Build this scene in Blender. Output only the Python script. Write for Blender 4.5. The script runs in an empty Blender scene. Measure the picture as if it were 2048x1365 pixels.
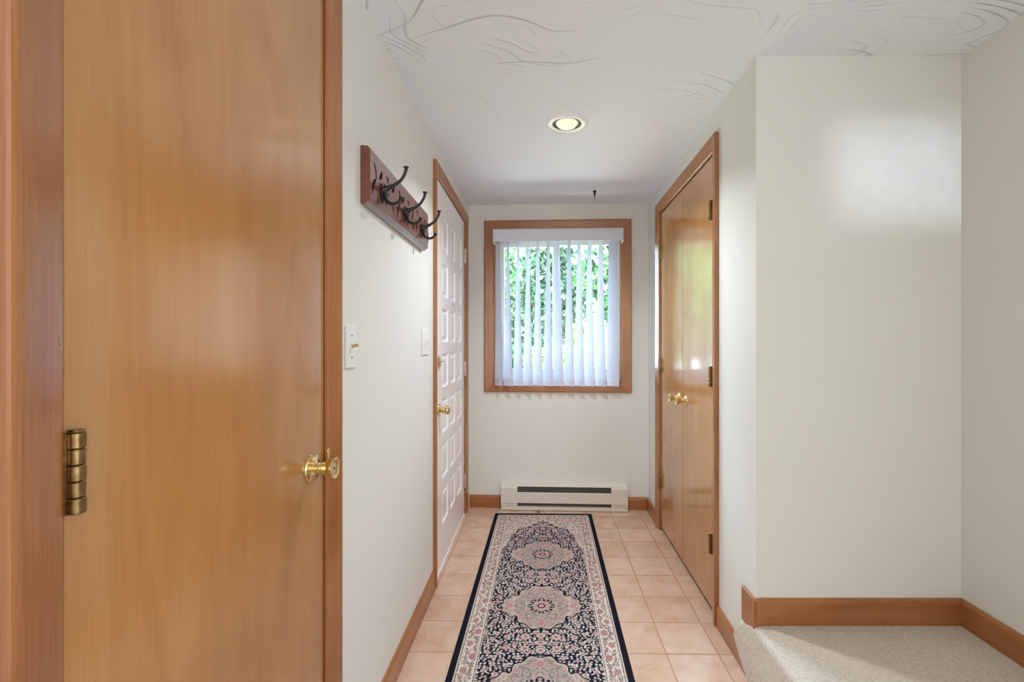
import bpy, bmesh, math, random
import numpy as np
from mathutils import Vector, Matrix, Euler

S = bpy.context.scene
COL = S.collection
PI = math.pi
random.seed(7)

# ---------------------------------------------------------------- camera
CAM_H = 1.2
cam = bpy.data.objects.new('camera', bpy.data.cameras.new('camera'))
COL.objects.link(cam)
cam.location = (0, 0, CAM_H)
cam.rotation_euler = (PI / 2, 0, 0)
cam.data.sensor_width = 36
cam.data.lens = 36 * 922 / 2048
cam.data.shift_x = -52 / 2048
cam.data.shift_y = 1.5 / 2048
cam.data.clip_start = 0.02
S.camera = cam

# ---------------------------------------------------------------- world, sun, fill lights, exposure
S.view_settings.view_transform = 'Standard'
S.view_settings.look = 'None'
S.view_settings.exposure = 0.8
S.view_settings.gamma = 1.0
S.view_settings.use_curve_mapping = False
S.cycles.use_denoising = True
S.cycles.max_bounces = 14
S.cycles.diffuse_bounces = 8
S.cycles.glossy_bounces = 5
S.cycles.transparent_max_bounces = 16
S.cycles.caustics_reflective = False
S.cycles.caustics_refractive = False
S.cycles.sample_clamp_indirect = 6

w = bpy.data.worlds.new('sky'); S.world = w; w.use_nodes = True
wn = w.node_tree
bg = wn.nodes['Background']
bg.inputs[0].default_value = (0.70, 0.86, 1.0, 1)
wtc = wn.nodes.new('ShaderNodeTexCoord'); wsp = wn.nodes.new('ShaderNodeSeparateXYZ'); wrp = wn.nodes.new('ShaderNodeMapRange')
wn.links.new(wtc.outputs['Generated'], wsp.inputs[0]); wn.links.new(wsp.outputs[2], wrp.inputs[0])
wrp.inputs[1].default_value = .30; wrp.inputs[2].default_value = .65      # paler haze low down, bright open sky overhead
wrp.inputs[3].default_value = 8.5; wrp.inputs[4].default_value = 52.0
wn.links.new(wrp.outputs[0], bg.inputs[1])

sun = bpy.data.objects.new('sun', bpy.data.lights.new('sun', 'SUN'))
sun.data.energy = 25; sun.data.angle = 0.02; sun.data.color = (1, .95, .85)
sun.rotation_euler = (math.radians(42), 0, math.radians(-15))
COL.objects.link(sun)

def area(name, loc, rot, sx, sy, power, color, spread=180):
    l = bpy.data.lights.new(name, 'AREA'); l.shape = 'RECTANGLE'
    l.size = sx; l.size_y = sy; l.energy = power; l.color = color
    l.spread = math.radians(spread)
    o = bpy.data.objects.new(name, l); COL.objects.link(o)
    o.location = loc; o.rotation_euler = rot
    return o

# added fill lights behind the viewer; the walls there have no windows
area('rear_fill', (-.1, -3.9, 1.25), (PI / 2, 0, 0), 2.0, 1.3, 15, (1.0, .94, .86))
area('side_fill', (1.43, -1.5, 1.35), (PI / 2, 0, PI / 2), 2.0, 1.3, 26, (.86, .94, 1.0))
# added narrow beam that makes the bright patch on the alcove wall
area('alcove_patch_beam', (1.19, -3.9, 1.64), (math.radians(91.6), 0, math.radians(-.8)), .46, .32, .13, (.62, .78, 1.0), 2.5)
# sky portal at the entry window
area_p = area('window_portal', (.14, 3.62, 1.5), (-PI / 2, 0, 0), 1.1, 1.3, 1, (1, 1, 1))
area_p.data.cycles.is_portal = True

# ---------------------------------------------------------------- helpers
def tag(o, label=None, cat=None, group=None, kind=None):
    if label: o['label'] = label
    if cat: o['category'] = cat
    if group: o['group'] = group
    if kind: o['kind'] = kind
    return o

def thing(name, loc=(0, 0, 0), mat=None, **k):
    o = bpy.data.objects.new(name, None)
    o.empty_display_size = .05
    COL.objects.link(o)
    o.matrix_world = (mat if mat is not None else Matrix()) @ Matrix.Translation(loc)
    return tag(o, **k)

def obj(name, bm, mats, parent=None, M=None, smooth=False, recalc=True):
    """link a bmesh (written in the coordinates of frame M, else world) as one mesh object"""
    if recalc: bmesh.ops.recalc_face_normals(bm, faces=bm.faces)
    me = bpy.data.meshes.new(name); bm.to_mesh(me); bm.free()
    if not isinstance(mats, (list, tuple)): mats = [mats]
    for m in mats: me.materials.append(m)
    o = bpy.data.objects.new(name, me); COL.objects.link(o)
    if smooth:
        me.polygons.foreach_set('use_smooth', [True] * len(me.polygons))
        try: me.set_sharp_from_angle(angle=math.radians(38))
        except Exception: pass
    if M is not None: o.matrix_world = M
    if parent is not None:
        bpy.context.view_layer.update()
        mw = o.matrix_world.copy()
        o.parent = parent
        o.matrix_parent_inverse = Matrix()
        pw = PW(parent)
        o.matrix_basis = pw.inverted() @ mw
    return o

def PW(o):
    m = o.matrix_basis.copy()
    p = o.parent
    while p is not None:
        m = p.matrix_basis @ m
        p = p.parent
    return m

def box(bm, x0, x1, y0, y1, z0, z1, bev=0, mi=0, seg=2):
    vs = [bm.verts.new((x, y, z)) for x in (x0, x1) for y in (y0, y1) for z in (z0, z1)]
    idx = [(0, 1, 3, 2), (4, 6, 7, 5), (0, 4, 5, 1), (2, 3, 7, 6), (0, 2, 6, 4), (1, 5, 7, 3)]
    fs = [bm.faces.new([vs[i] for i in f]) for f in idx]
    for f in fs: f.material_index = mi
    if bev:
        es = list({e for f in fs for e in f.edges})
        r = bmesh.ops.bevel(bm, geom=es, offset=bev, segments=seg, profile=.5, affect='EDGES')
        for f in r['faces']: f.material_index = mi

def bbox(*a, **k):
    bm = bmesh.new(); box(bm, *a, **k); return bm

def lathe(bm, prof, M, n=40, mi=0, cap=True):
    """prof = [(radius, distance along local z)]"""
    rings = []
    for r, h in prof:
        rings.append([bm.verts.new(M @ Vector((r * math.cos(2 * PI * i / n), r * math.sin(2 * PI * i / n), h))) for i in range(n)])
    for a, b in zip(rings, rings[1:]):
        for i in range(n):
            f = bm.faces.new((a[i], a[(i + 1) % n], b[(i + 1) % n], b[i])); f.material_index = mi
    if cap:
        for rg in (rings[0], rings[-1]):
            try:
                f = bm.faces.new(rg); f.material_index = mi
            except Exception: pass

def tube(bm, pts, rad, n=14, flat=1.0, side=Vector((0, 1, 0)), mi=0):
    """swept tube through pts, radii rad, cross-section scaled by flat along 'side'"""
    P = [Vector(p) for p in pts]
    # catmull-rom refine
    Q, R = [], []
    for i in range(len(P) - 1):
        p0 = P[max(i - 1, 0)]; p1 = P[i]; p2 = P[i + 1]; p3 = P[min(i + 2, len(P) - 1)]
        for k in range(6):
            t = k / 6
            Q.append(.5 * ((2 * p1) + (p2 - p0) * t + (2 * p0 - 5 * p1 + 4 * p2 - p3) * t * t + (3 * p1 - p0 - 3 * p2 + p3) * t ** 3))
            R.append(rad[i] * (1 - t) + rad[i + 1] * t)
    Q.append(P[-1]); R.append(rad[-1])
    rings = []
    for i, q in enumerate(Q):
        d = (Q[min(i + 1, len(Q) - 1)] - Q[max(i - 1, 0)]).normalized()
        s = side - d * side.dot(d); s.normalize()
        u = d.cross(s).normalized()
        rings.append([bm.verts.new(q + s * (R[i] * flat * math.cos(2 * PI * k / n)) + u * (R[i] * math.sin(2 * PI * k / n))) for k in range(n)])
    for a, b in zip(rings, rings[1:]):
        for i in range(n):
            f = bm.faces.new((a[i], a[(i + 1) % n], b[(i + 1) % n], b[i])); f.material_index = mi
    for rg in (rings[0], rings[-1]):
        f = bm.faces.new(rg); f.material_index = mi

def prism(bm, poly, fn, a0, a1, mi=0):
    """extrude 2-D polygon from a0 to a1; fn(p, q, a) -> coordinates"""
    A = [bm.verts.new(fn(p, q, a0)) for p, q in poly]
    B = [bm.verts.new(fn(p, q, a1)) for p, q in poly]
    n = len(poly)
    fs = [bm.faces.new(A), bm.faces.new(B)]
    for i in range(n):
        fs.append(bm.faces.new((A[i], A[(i + 1) % n], B[(i + 1) % n], B[i])))
    for f in fs: f.material_index = mi

# ---------------------------------------------------------------- materials
def srgb(r, g, b):
    f = lambda c: ((c / 255 + .055) / 1.055) ** 2.4 if c / 255 > .04045 else c / 255 / 12.92
    return (f(r), f(g), f(b), 1)

class NT:
    def __init__(s, name):
        s.m = bpy.data.materials.new(name); s.m.use_nodes = True
        s.t = s.m.node_tree; s.b = s.t.nodes['Principled BSDF']
        s.tc = None
    def n(s, typ, **k):
        nd = s.t.nodes.new(typ)
        for a, v in k.items(): setattr(nd, a, v)
        return nd
    def l(s, a, b): s.t.links.new(a, b)
    def coord(s, scale=(1, 1, 1), kind='Object', rot=(0, 0, 0), loc=(0, 0, 0)):
        tc = s.n('ShaderNodeTexCoord'); mp = s.n('ShaderNodeMapping')
        mp.inputs['Scale'].default_value = scale; mp.inputs['Rotation'].default_value = rot
        mp.inputs['Location'].default_value = loc
        s.l(tc.outputs[kind], mp.inputs[0]); return mp.outputs[0]
    def noise(s, vec, scale, detail=3, rough=.5, dist=0):
        nd = s.n('ShaderNodeTexNoise'); s.l(vec, nd.inputs['Vector'])
        nd.inputs['Scale'].default_value = scale; nd.inputs['Detail'].default_value = detail
        nd.inputs['Roughness'].default_value = rough; nd.inputs['Distortion'].default_value = dist
        return nd.outputs['Fac']
    def ramp(s, fac, stops):
        r = s.n('ShaderNodeValToRGB'); s.l(fac, r.inputs[0])
        e = r.color_ramp.elements
        while len(e) < len(stops): e.new(.5)
        for i, (p, c) in enumerate(stops):
            e[i].position = p; e[i].color = c if len(c) == 4 else (*c, 1)
        return r.outputs[0]
    def math(s, op, a, b=None, c=None):
        nd = s.n('ShaderNodeMath', operation=op)
        for i, v in enumerate((a, b, c)):
            if v is None: continue
            if isinstance(v, (int, float)): nd.inputs[i].default_value = v
            else: s.l(v, nd.inputs[i])
        return nd.outputs[0]
    def mix(s, fac, a, b, blend='MIX'):
        nd = s.n('ShaderNodeMix', data_type='RGBA', blend_type=blend)
        for i, v in ((0, fac), (6, a), (7, b)):
            if isinstance(v, (int, float)): nd.inputs[i].default_value = v
            elif isinstance(v, tuple): nd.inputs[i].default_value = v
            else: s.l(v, nd.inputs[i])
        return nd.outputs[2]
    def bump(s, h, strength=.3, dist=.002):
        nd = s.n('ShaderNodeBump'); nd.inputs['Strength'].default_value = strength
        nd.inputs['Distance'].default_value = dist
        s.l(h, nd.inputs['Height']); s.l(nd.outputs[0], s.b.inputs['Normal'])
        return nd
    def set(s, **k):
        for a, v in k.items():
            i = s.b.inputs[a.replace('_', ' ')]
            if hasattr(v, 'links') or hasattr(v, 'is_linked'): s.l(v, i)
            else: i.default_value = v
        return s.m

def plain(name, c, rough=.5, metal=0, **k):
    n = NT(name)
    v = n.noise(n.coord(), 30, 2)
    col = n.ramp(v, [(0, tuple(x * .94 for x in c[:3])), (1, tuple(min(1, x * 1.05) for x in c[:3]))])
    n.set(Base_Color=col, Roughness=rough, Metallic=metal, **k)
    return n.m

def wood(name, ca, cb, cc, axis='z', rough=.3, coat=.3, figure=1.0, streak=1.0, spec=.5):
    """ca dark, cb mid, cc light; grain runs along axis"""
    n = NT(name)
    sc = {'z': (1, 1, .035), 'y': (1, .035, 1), 'x': (.035, 1, 1)}[axis]
    fine = n.noise(n.coord(sc), 260, 4, .6)
    mid = n.noise(n.coord(tuple(a if a < 1 else 1 for a in sc)), 34, 3, .55, .3)
    sc2 = tuple(.16 if a < 1 else 1 for a in sc)
    cat = n.noise(n.coord(sc2), 4.0, 2, .5, .2)
    rings = n.math('SINE', n.math('MULTIPLY', cat, 60))
    blot = n.noise(n.coord(tuple(.5 if a < 1 else 1 for a in sc)), 5, 3, .5)
    a = n.math('MULTIPLY_ADD', fine, .42 * streak, n.math('MULTIPLY', mid, .22 * streak))
    a = n.math('MULTIPLY_ADD', rings, .035 * figure, a)
    a = n.math('MULTIPLY_ADD', blot, .5, a)
    a = n.math('ADD', a, .5 - (.21 + .11) * streak - .25)
    col = n.ramp(a, [(.22, ca), (.5, cb), (.8, cc)])
    n.set(Base_Color=col, Roughness=rough, Coat_Weight=coat, Coat_Roughness=.12)
    n.b.inputs['Specular IOR Level'].default_value = spec
    n.bump(fine, .04, .001)
    return n.m

DOORW = dict(ca=srgb(160, 106, 54), cb=srgb(181, 127, 71), cc=srgb(199, 149, 92))
m_door = wood('door_veneer', **DOORW, rough=.22, coat=.85, figure=1.0, streak=.7)
TR = dict(ca=srgb(128, 74, 36), cb=srgb(160, 102, 58), cc=srgb(182, 126, 78))
m_trim_v = wood('trim_wood_vertical', **TR, axis='z', rough=.25, coat=.6)
m_trim_h = wood('trim_wood_across', **TR, axis='x', rough=.32, coat=.2)
m_trim_y = wood('trim_wood_along', **TR, axis='y', rough=.32, coat=.2)
m_rack = wood('rack_wood', srgb(84, 36, 20), srgb(110, 52, 31), srgb(130, 70, 46), axis='y', rough=.3, coat=1.0)
m_gap = plain('gap_shadow_wood', srgb(52, 30, 16), .8)

def paint(name, c, rough=.55, tex=.12):
    n = NT(name)
    v = n.noise(n.coord(), 1.2, 3)
    col = n.ramp(v, [(.3, tuple(x * .975 for x in c[:3])), (.7, c)])
    n.set(Base_Color=col, Roughness=rough)
    n.b.inputs['Specular IOR Level'].default_value = .35
    n.bump(n.noise(n.coord(), 420, 3, .6), tex, .0006)
    return n.m
m_wall = paint('wall_paint', srgb(228, 228, 223))
m_whitedoor = paint('door_white_paint', srgb(244, 241, 243), .22, .05)

# ceiling: smooth plaster with trowel strokes
n = NT('ceiling_plaster')
v = n.coord()
big = n.noise(n.coord((.55, 1.1, 1), rot=(0, 0, .3)), 2.2, 1.2, .4, .15)
ridge = n.math('ABSOLUTE', n.math('SUBTRACT', n.math('FRACT', n.math('MULTIPLY', big, 9)), .5))
line = n.math('SUBTRACT', 1, n.math('MINIMUM', n.math('MULTIPLY', ridge, 40), 1))
big2 = n.noise(n.coord((.6, 1.2, 1), rot=(0, 0, -.35), loc=(5, 3, 1)), 2.0, 1.5, .4, .2)
r2 = n.math('ABSOLUTE', n.math('SUBTRACT', n.math('FRACT', n.math('MULTIPLY', big2, 40)), .5))
line2 = n.math('SUBTRACT', 1, n.math('MINIMUM', n.math('MULTIPLY', r2, 9), 1))
mask = n.ramp(n.noise(n.coord(loc=(2, 7, 0)), 2.3, 2, .5), [(.47, (0, 0, 0)), (.60, (1, 1, 1))])
mask2 = n.ramp(n.noise(n.coord(loc=(9, 1, 0)), 3.1, 3, .6), [(.52, (0, 0, 0)), (.62, (1, 1, 1))])
sep = n.n('ShaderNodeSeparateXYZ'); n.l(v, sep.inputs[0])
near = n.ramp(n.math('MULTIPLY', sep.outputs[1], .25), [(.42, (1, 1, 1)), (.54, (.03, .03, .03))])
h = n.math('MULTIPLY', n.math('MULTIPLY_ADD', line, mask, n.math('MULTIPLY', n.math('MULTIPLY', line2, mask2), .75)), near)
n.set(Base_Color=srgb(238, 242, 250), Roughness=.7)
n.bump(h, .9, .0065)
m_ceil = n.m

# floor tile
n = NT('glazed_floor_tile')
v = n.coord(rot=(0, 0, math.radians(.7)), loc=(.0, 0, 0))
sep = n.n('ShaderNodeSeparateXYZ'); n.l(v, sep.inputs[0])
def cell(o, off):
    t = n.math('MULTIPLY', n.math('SUBTRACT', o, off), 1 / .199)
    fr = n.math('FRACT', n.math('ADD', t, 100))
    d = n.math('MINIMUM', fr, n.math('SUBTRACT', 1, fr))
    return n.math('FLOOR', n.math('ADD', t, 100)), d
cx, dx = cell(sep.outputs[0], .472)
cy, dy = cell(sep.outputs[1], 1.777)
d = n.math('MINIMUM', dx, dy)
gro = n.ramp(d, [(.008, (1, 1, 1)), (.017, (0, 0, 0))])
comb = n.n('ShaderNodeCombineXYZ'); n.l(cx, comb.inputs[0]); n.l(cy, comb.inputs[1])
wh = n.n('ShaderNodeTexWhiteNoise', noise_dimensions='3D'); n.l(comb.outputs[0], wh.inputs['Vector'])
blot = n.noise(n.coord(), 9, 4, .6, .5)
a = n.math('MULTIPLY_ADD', wh.outputs['Value'], .22, n.math('MULTIPLY', blot, .9))
tile = n.ramp(a, [(.3, srgb(196, 158, 132)), (.55, srgb(208, 175, 152)), (.85, srgb(219, 193, 174))])
col = n.mix(gro, tile, srgb(172, 132, 104))
n.set(Base_Color=col, Roughness=n.ramp(gro, [(0, (.24, .24, .24)), (1, (.8, .8, .8))]))
hh = n.ramp(d, [(.006, (0, 0, 0)), (.03, (1, 1, 1))])
n.bump(n.math('MULTIPLY_ADD', blot, .12, hh), .5, .0015)
m_tile = n.m

# carpet
n = NT('cut_pile_carpet')
v = n.coord()
f1 = n.noise(v, 330, 3, .7); f2 = n.noise(v, 90, 3, .6); f3 = n.noise(v, 2.2, 2)
a = n.math('ADD', n.math('MULTIPLY', f1, .6), n.math('ADD', n.math('MULTIPLY', f2, .45), n.math('MULTIPLY_ADD', f3, .25, -.15)))
n.set(Base_Color=n.ramp(a, [(.3, srgb(182, 166, 146)), (.5, srgb(224, 211, 194)), (.7, srgb(244, 236, 224))]), Roughness=.95)
n.b.inputs['Sheen Weight'].default_value = .3
n.bump(n.math('ADD', f1, n.math('MULTIPLY', f2, .8)), .9, .005)
m_carpet = n.m

m_brass = NT('polished_brass').set(Base_Color=(.82, .66, .36, 1), Metallic=1.0, Roughness=.13)
n = NT('antique_brass'); vv = n.noise(n.coord((1, 1, 1)), 120, 3)
n.set(Base_Color=n.ramp(vv, [(.3, (.20, .12, .05)), (.7, (.36, .24, .11))]), Metallic=1.0, Roughness=.33)
m_anti = n.m
m_pale_brass = NT('worn_satin_brass').set(Base_Color=(.72, .60, .46, 1), Metallic=1.0, Roughness=.3)
m_black = NT('black_cast_iron').set(Base_Color=(.012, .011, .011, 1), Roughness=.42)
m_carve = plain('carved_recess_stain', srgb(40, 18, 12), .95)
m_carve.node_tree.nodes['Principled BSDF'].inputs['Specular IOR Level'].default_value = .1
m_plastic = plain('white_switch_plastic', srgb(232, 232, 228), .3)
m_lever = NT('ivory_brass_toggle').set(Base_Color=srgb(196, 164, 104), Roughness=.3, Metallic=.5)
m_dark = plain('dark_slot', (.012, .012, .012, 1), .8)
m_enamel = plain('heater_enamel', srgb(222, 218, 208), .4)
m_element = NT('grey_heater_fins')
vv = m_element.n('ShaderNodeTexWave'); m_element.l(m_element.coord(), vv.inputs['Vector'])
vv.inputs['Scale'].default_value = 60
m_element = m_element.set(Base_Color=m_element.ramp(vv.outputs['Fac'], [(.2, (.05, .05, .05)), (.8, (.14, .14, .14))]), Roughness=.6, Metallic=.4)
m_vinyl = plain('white_vinyl_frame', srgb(236, 238, 238), .35)
m_valance = plain('valance_plastic', srgb(214, 219, 232), .45)
m_ltrim = plain('white_light_trim', srgb(250, 250, 250), .25)
m_baffle = plain('dark_bronze_baffle', srgb(60, 48, 34), .6)
m_hook2 = plain('dark_blued_steel', (.02, .022, .03, 1), .4)
m_leaf = plain('dry_brown_leaf', srgb(138, 78, 38), .8)

# fabric vane: woven, lets light through
n = NT('vane_fabric')
wv = n.noise(n.coord((1, 1, 9)), 260, 2)
col = n.ramp(wv, [(.3, srgb(198, 202, 219)), (.7, srgb(210, 215, 231))])
n.set(Base_Color=col, Roughness=.8)
tr = n.n('ShaderNodeBsdfTranslucent'); n.l(col, tr.inputs[0])
mx = n.n('ShaderNodeMixShader'); mx.inputs[0].default_value = .12
n.l(n.b.outputs[0], mx.inputs[1]); n.l(tr.outputs[0], mx.inputs[2])
n.l(mx.outputs[0], n.t.nodes['Material Output'].inputs[0])
m_vane = n.m
# thin window glass
n = NT('window_glass')
tp = n.n('ShaderNodeBsdfTransparent'); tp.inputs[0].default_value = (.96, .98, .97, 1)
gl = n.n('ShaderNodeBsdfGlossy'); gl.inputs['Roughness'].default_value = .02
fr = n.n('ShaderNodeFresnel'); fr.inputs[0].default_value = 1.45
mx = n.n('ShaderNodeMixShader'); n.l(fr.outputs[0], mx.inputs[0])
n.l(tp.outputs[0], mx.inputs[1]); n.l(gl.outputs[0], mx.inputs[2])
n.l(mx.outputs[0], n.t.nodes['Material Output'].inputs[0])
m_glass = n.m
# lit frosted lamp face
n = NT('lit_frosted_bulb')
lw = n.n('ShaderNodeLayerWeight')
n.set(Base_Color=(.9, .85, .7, 1), Roughness=.5, Emission_Strength=1.0)
n.l(n.ramp(n.noise(n.coord(), 90, 3), [(.3, srgb(238, 216, 170)), (.7, srgb(252, 240, 210))]), n.b.inputs['Emission Color'])
n.b.inputs['Emission Strength'].default_value = .42
m_bulb = n.m

# ---------------------------------------------------------------- wall frames
XL = -.511                                   # left wall plane
thR = math.atan(.0183)
MR = Matrix.Translation((.755, 1.596, 0)) @ Matrix.Rotation(-thR, 4, 'Z')      # right hall wall: local x=0 plane, y runs along it
phB = math.atan(.0465)
MB = Matrix.Translation((XL, 3.35, 0)) @ Matrix.Rotation(-phB, 4, 'Z')         # back wall: local y=0 plane, x runs along it
CEIL = 2.19
CARP = .222

def wall_boxes(bm, s0, s1, z0, z1, holes, fn):
    """rectangle s0..s1 x z0..z1 with rectangular holes; fn(bm, s0, s1, z0, z1) adds a box"""
    ss = sorted({s0, s1, *[h[0] for h in holes], *[h[1] for h in holes]})
    for a, b in zip(ss, ss[1:]):
        zs = [(z0, z1)]
        for h in holes:
            if h[0] <= a + 1e-6 and h[1] >= b - 1e-6:
                nz = []
                for (p, q) in zs:
                    if h[2] > p: nz.append((p, min(h[2], q)))
                    if h[3] < q: nz.append((max(h[3], p), q))
                zs = nz
        for p, q in zs: fn(bm, a, b, p, q)

# left wall with the closet opening and the entry opening
C1 = (.475, 1.108, 2.03)     # closet opening y0 y1 top
C2 = (2.298, 3.212, 2.037)   # entry opening
bm = bmesh.new()
wall_boxes(bm, -.9, 3.49, 0, CEIL, [(C1[0], C1[1], -1, C1[2]), (C2[0], C2[1], -1, C2[2])],
           lambda b, a, c, p, q: box(b, XL - .12, XL, a, c, p, q))
for a, b in ((.38, 1.2), (2.2, 3.3)):      # closet and porch recess behind the doors
    box(bm, XL - .74, XL - .70, a, b, 0, CEIL); box(bm, XL - .70, XL - .12, a, a + .04, 0, CEIL); box(bm, XL - .70, XL - .12, b - .04, b, 0, CEIL)
tag(obj('wall_left', bm, m_wall), 'off-white painted wall on the left side of the entry hall', 'wall', kind='structure')

bm = bmesh.new()
WO = (.190, 1.111, .904, 2.008)
wall_boxes(bm, -.13, 1.46, 0, CEIL, [WO], lambda b, a, c, p, q: box(b, a, c, 0, .14, p, q))
tag(obj('wall_back', bm, m_wall, M=MB), 'off-white end wall of the hall around the window', 'wall', kind='structure')

R0, R1, RTOP = .402, 1.350, 2.027            # double closet opening in right wall frame (local y)
bm = bmesh.new()
wall_boxes(bm, 0.1, 1.80, 0, CEIL, [(R0, R1, -1, RTOP)], lambda b, a, c, p, q: box(b, 0, .10, a, c, p, q))
box(bm, 0, .012, 0.0, .1, 0, CEIL, bev=0)
box(bm, .012, .10, 0.012, .1, 0, CEIL)
box(bm, .10, .75, .22, .30, 0, CEIL); box(bm, .70, .75, .30, 1.80, 0, CEIL); box(bm, .10, .70, 1.72, 1.80, 0, CEIL)
tag(obj('wall_right', bm, m_wall, M=MR), 'off-white wall on the right side of the hall holding the double closet', 'wall', kind='structure')

bm = bbox(.756, 1.60, 1.598, 1.69, 0, CEIL)
tag(obj('wall_alcove', bm, m_wall), 'beige lit wall facing the camera above the carpet', 'wall', kind='structure')
bm = bbox(1.4675, 1.59, -4, 1.598, 0, CEIL)
tag(obj('wall_far_right', bm, m_wall), 'off-white wall at the far right edge beside the carpet', 'wall', kind='structure')
bm = bmesh.new(); box(bm, -3.6, 1.59, -4.12, -4, 0, CEIL)
tag(obj('wall_rear', bm, m_wall), 'off-white wall behind the viewer', 'wall', kind='structure')
bm = bmesh.new(); box(bm, -3.72, -3.6, -4.12, -.78, 0, CEIL); box(bm, -3.6, XL - .12, -.9, -.78, 0, CEIL)
tag(obj('wall_living_room', bm, m_wall), 'off-white wall enclosing the room behind the viewer', 'wall', kind='structure')

# ceiling with a round hole for the recessed lamp
LX, LY, LR = .131, 2.086, .068
bm = bmesh.new()
q = .25
def cb(x0, x1, y0, y1): box(bm, x0, x1, y0, y1, CEIL, CEIL + .1)
cb(-3.72, LX - q, -4.12, 3.50); cb(LX + q, 1.6, -4.12, 3.50)
cb(LX - q, LX + q, -4.12, LY - q); cb(LX - q, LX + q, LY + q, 3.50)
N = 48
ci, so = [], []
for i in range(N):
    a = 2 * PI * i / N
    c, s = math.cos(a), math.sin(a)
    k = q / max(abs(c), abs(s))
    ci.append((LX + LR * c, LY + LR * s)); so.append((LX + k * c, LY + k * s))
va = [bm.verts.new((x, y, CEIL)) for x, y in ci]; vb = [bm.verts.new((x, y, CEIL)) for x, y in so]
vc = [bm.verts.new((x, y, CEIL + .1)) for x, y in ci]; vd = [bm.verts.new((x, y, CEIL + .1)) for x, y in so]
for i in range(N):
    j = (i + 1) % N
    bm.faces.new((va[i], va[j], vb[j], vb[i])); bm.faces.new((vc[i], vc[j], vd[j], vd[i])); bm.faces.new((va[i], vc[i], vc[j], va[j]))
tag(obj('ceiling', bm, m_ceil), 'white plaster ceiling with swirled trowel marks', 'ceiling', kind='structure')

bm = bmesh.new(); box(bm, -1.26, 1.56, .3, 3.55, -.08, 0)
tag(obj('floor', bm, m_tile), 'pinkish beige square ceramic tile floor of the entry', 'floor', kind='structure')

# carpeted upper level
bm = bmesh.new()
box(bm, .800, 1.4675, -4, 1.598, .0, CARP)
box(bm, -3.6, .800, -4, .3, .0, CARP)
prof = [(.3, .0), (1.635, .0), (1.700, .045), (1.748, .09), (1.732, .14), (1.700, .172), (1.66, .196), (1.600, .216), (.3, .216)]
secs = []
for xx, dz in ((.7405, .022), (.7425, .012), (.748, .004), (.757, .001), (.800, 0)):
    secs.append([bm.verts.new((min(xx, .757) if y > 1.6 else xx, y, max(0, z + (.006 if z > .2 else 0) - (dz if z > .12 else 0)))) for y, z in prof])
bm.faces.new(secs[0]); bm.faces.new(secs[-1])
for A, B in zip(secs, secs[1:]):
    for i in range(len(prof)):
        j = (i + 1) % len(prof); bm.faces.new((A[i], A[j], B[j], B[i]))
tag(obj('floor.001', bm, m_carpet), 'beige cut pile carpet on the raised floor at the right', 'carpet', kind='structure')

# ---------------------------------------------------------------- trims and casings
PROF = [(0, 0), (0, .0045), (.0025, .0065), (.006, .0078), (.047, .0178), (.052, .0188), (.0565, .0190), (.0600, .0180), (.062, .0155), (.062, 0)]
def casing(bm, s0, s1, z0, z1, fn, closed=False, width=.062, mat_side=0, mat_top=1):
    k = width / .062
    pr = [(o * k, t) for o, t in PROF]
    def nodes(o):
        if closed: return [(s0 - o, z0 - o), (s0 - o, z1 + o), (s1 + o, z1 + o), (s1 + o, z0 - o)]
        return [(s0 - o, z0), (s0 - o, z1 + o), (s1 + o, z1 + o), (s1 + o, z0)]
    rows = [[bm.verts.new(fn(s, z, t)) for s, z in nodes(o)] for o, t in pr]
    m = len(rows)
    segs = [(0, 1), (1, 2), (2, 3)] + ([(3, 0)] if closed else [])
    for a, b in segs:
        horiz = (a, b) in ((1, 2), (3, 0))
        for i in range(m - 1):
            f = bm.faces.new((rows[i][a], rows[i][b], rows[i + 1][b], rows[i + 1][a]))
            f.material_index = mat_top if horiz else mat_side
    if not closed:
        bm.faces.new([r[0] for r in rows]); bm.faces.new([r[3] for r in rows])

def jamb(bm, s0, s1, top, depth, fn_box, th=.016):
    fn_box(bm, s0, s0 + th, 0, top, depth); fn_box(bm, s1 - th, s1, 0, top, depth)
    fn_box(bm, s0, s1, top - th, top, depth)

# near closet (left wall)
bm = bmesh.new()
casing(bm, C1[0] + .016, C1[1] - .006, 0, C1[2] - .006, lambda s, z, t: (XL + t + .0005, s, z))
for a, b in ((C1[0], C1[0] + .014), (C1[1] - .0015, C1[1])):
    box(bm, XL - .11, XL + .0005, a, b, 0, C1[2])
box(bm, XL - .11, XL + .0005, C1[0], C1[1], C1[2] - .0015, C1[2], mi=1)
tag(obj('trim_1', bm, [m_trim_v, m_trim_y]), 'brown stained wood casing around the flush closet door in the foreground', 'door trim', kind='structure')
# entry
bm = bmesh.new()
casing(bm, C2[0] + .004, C2[1] - .004, 0, C2[2] - .004, lambda s, z, t: (XL + t + .0005, s, z), width=.058)
for a, b in ((C2[0], C2[0] + .012), (C2[1] - .012, C2[1])):
    box(bm, XL - .11, XL + .0005, a, b, 0, C2[2])
box(bm, XL - .11, XL + .0005, C2[0], C2[1], C2[2] - .005, C2[2], mi=1)
tag(obj('trim_2', bm, [m_trim_v, m_trim_y]), 'honey stained wood casing around the white panelled entry door', 'door trim', kind='structure')
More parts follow.
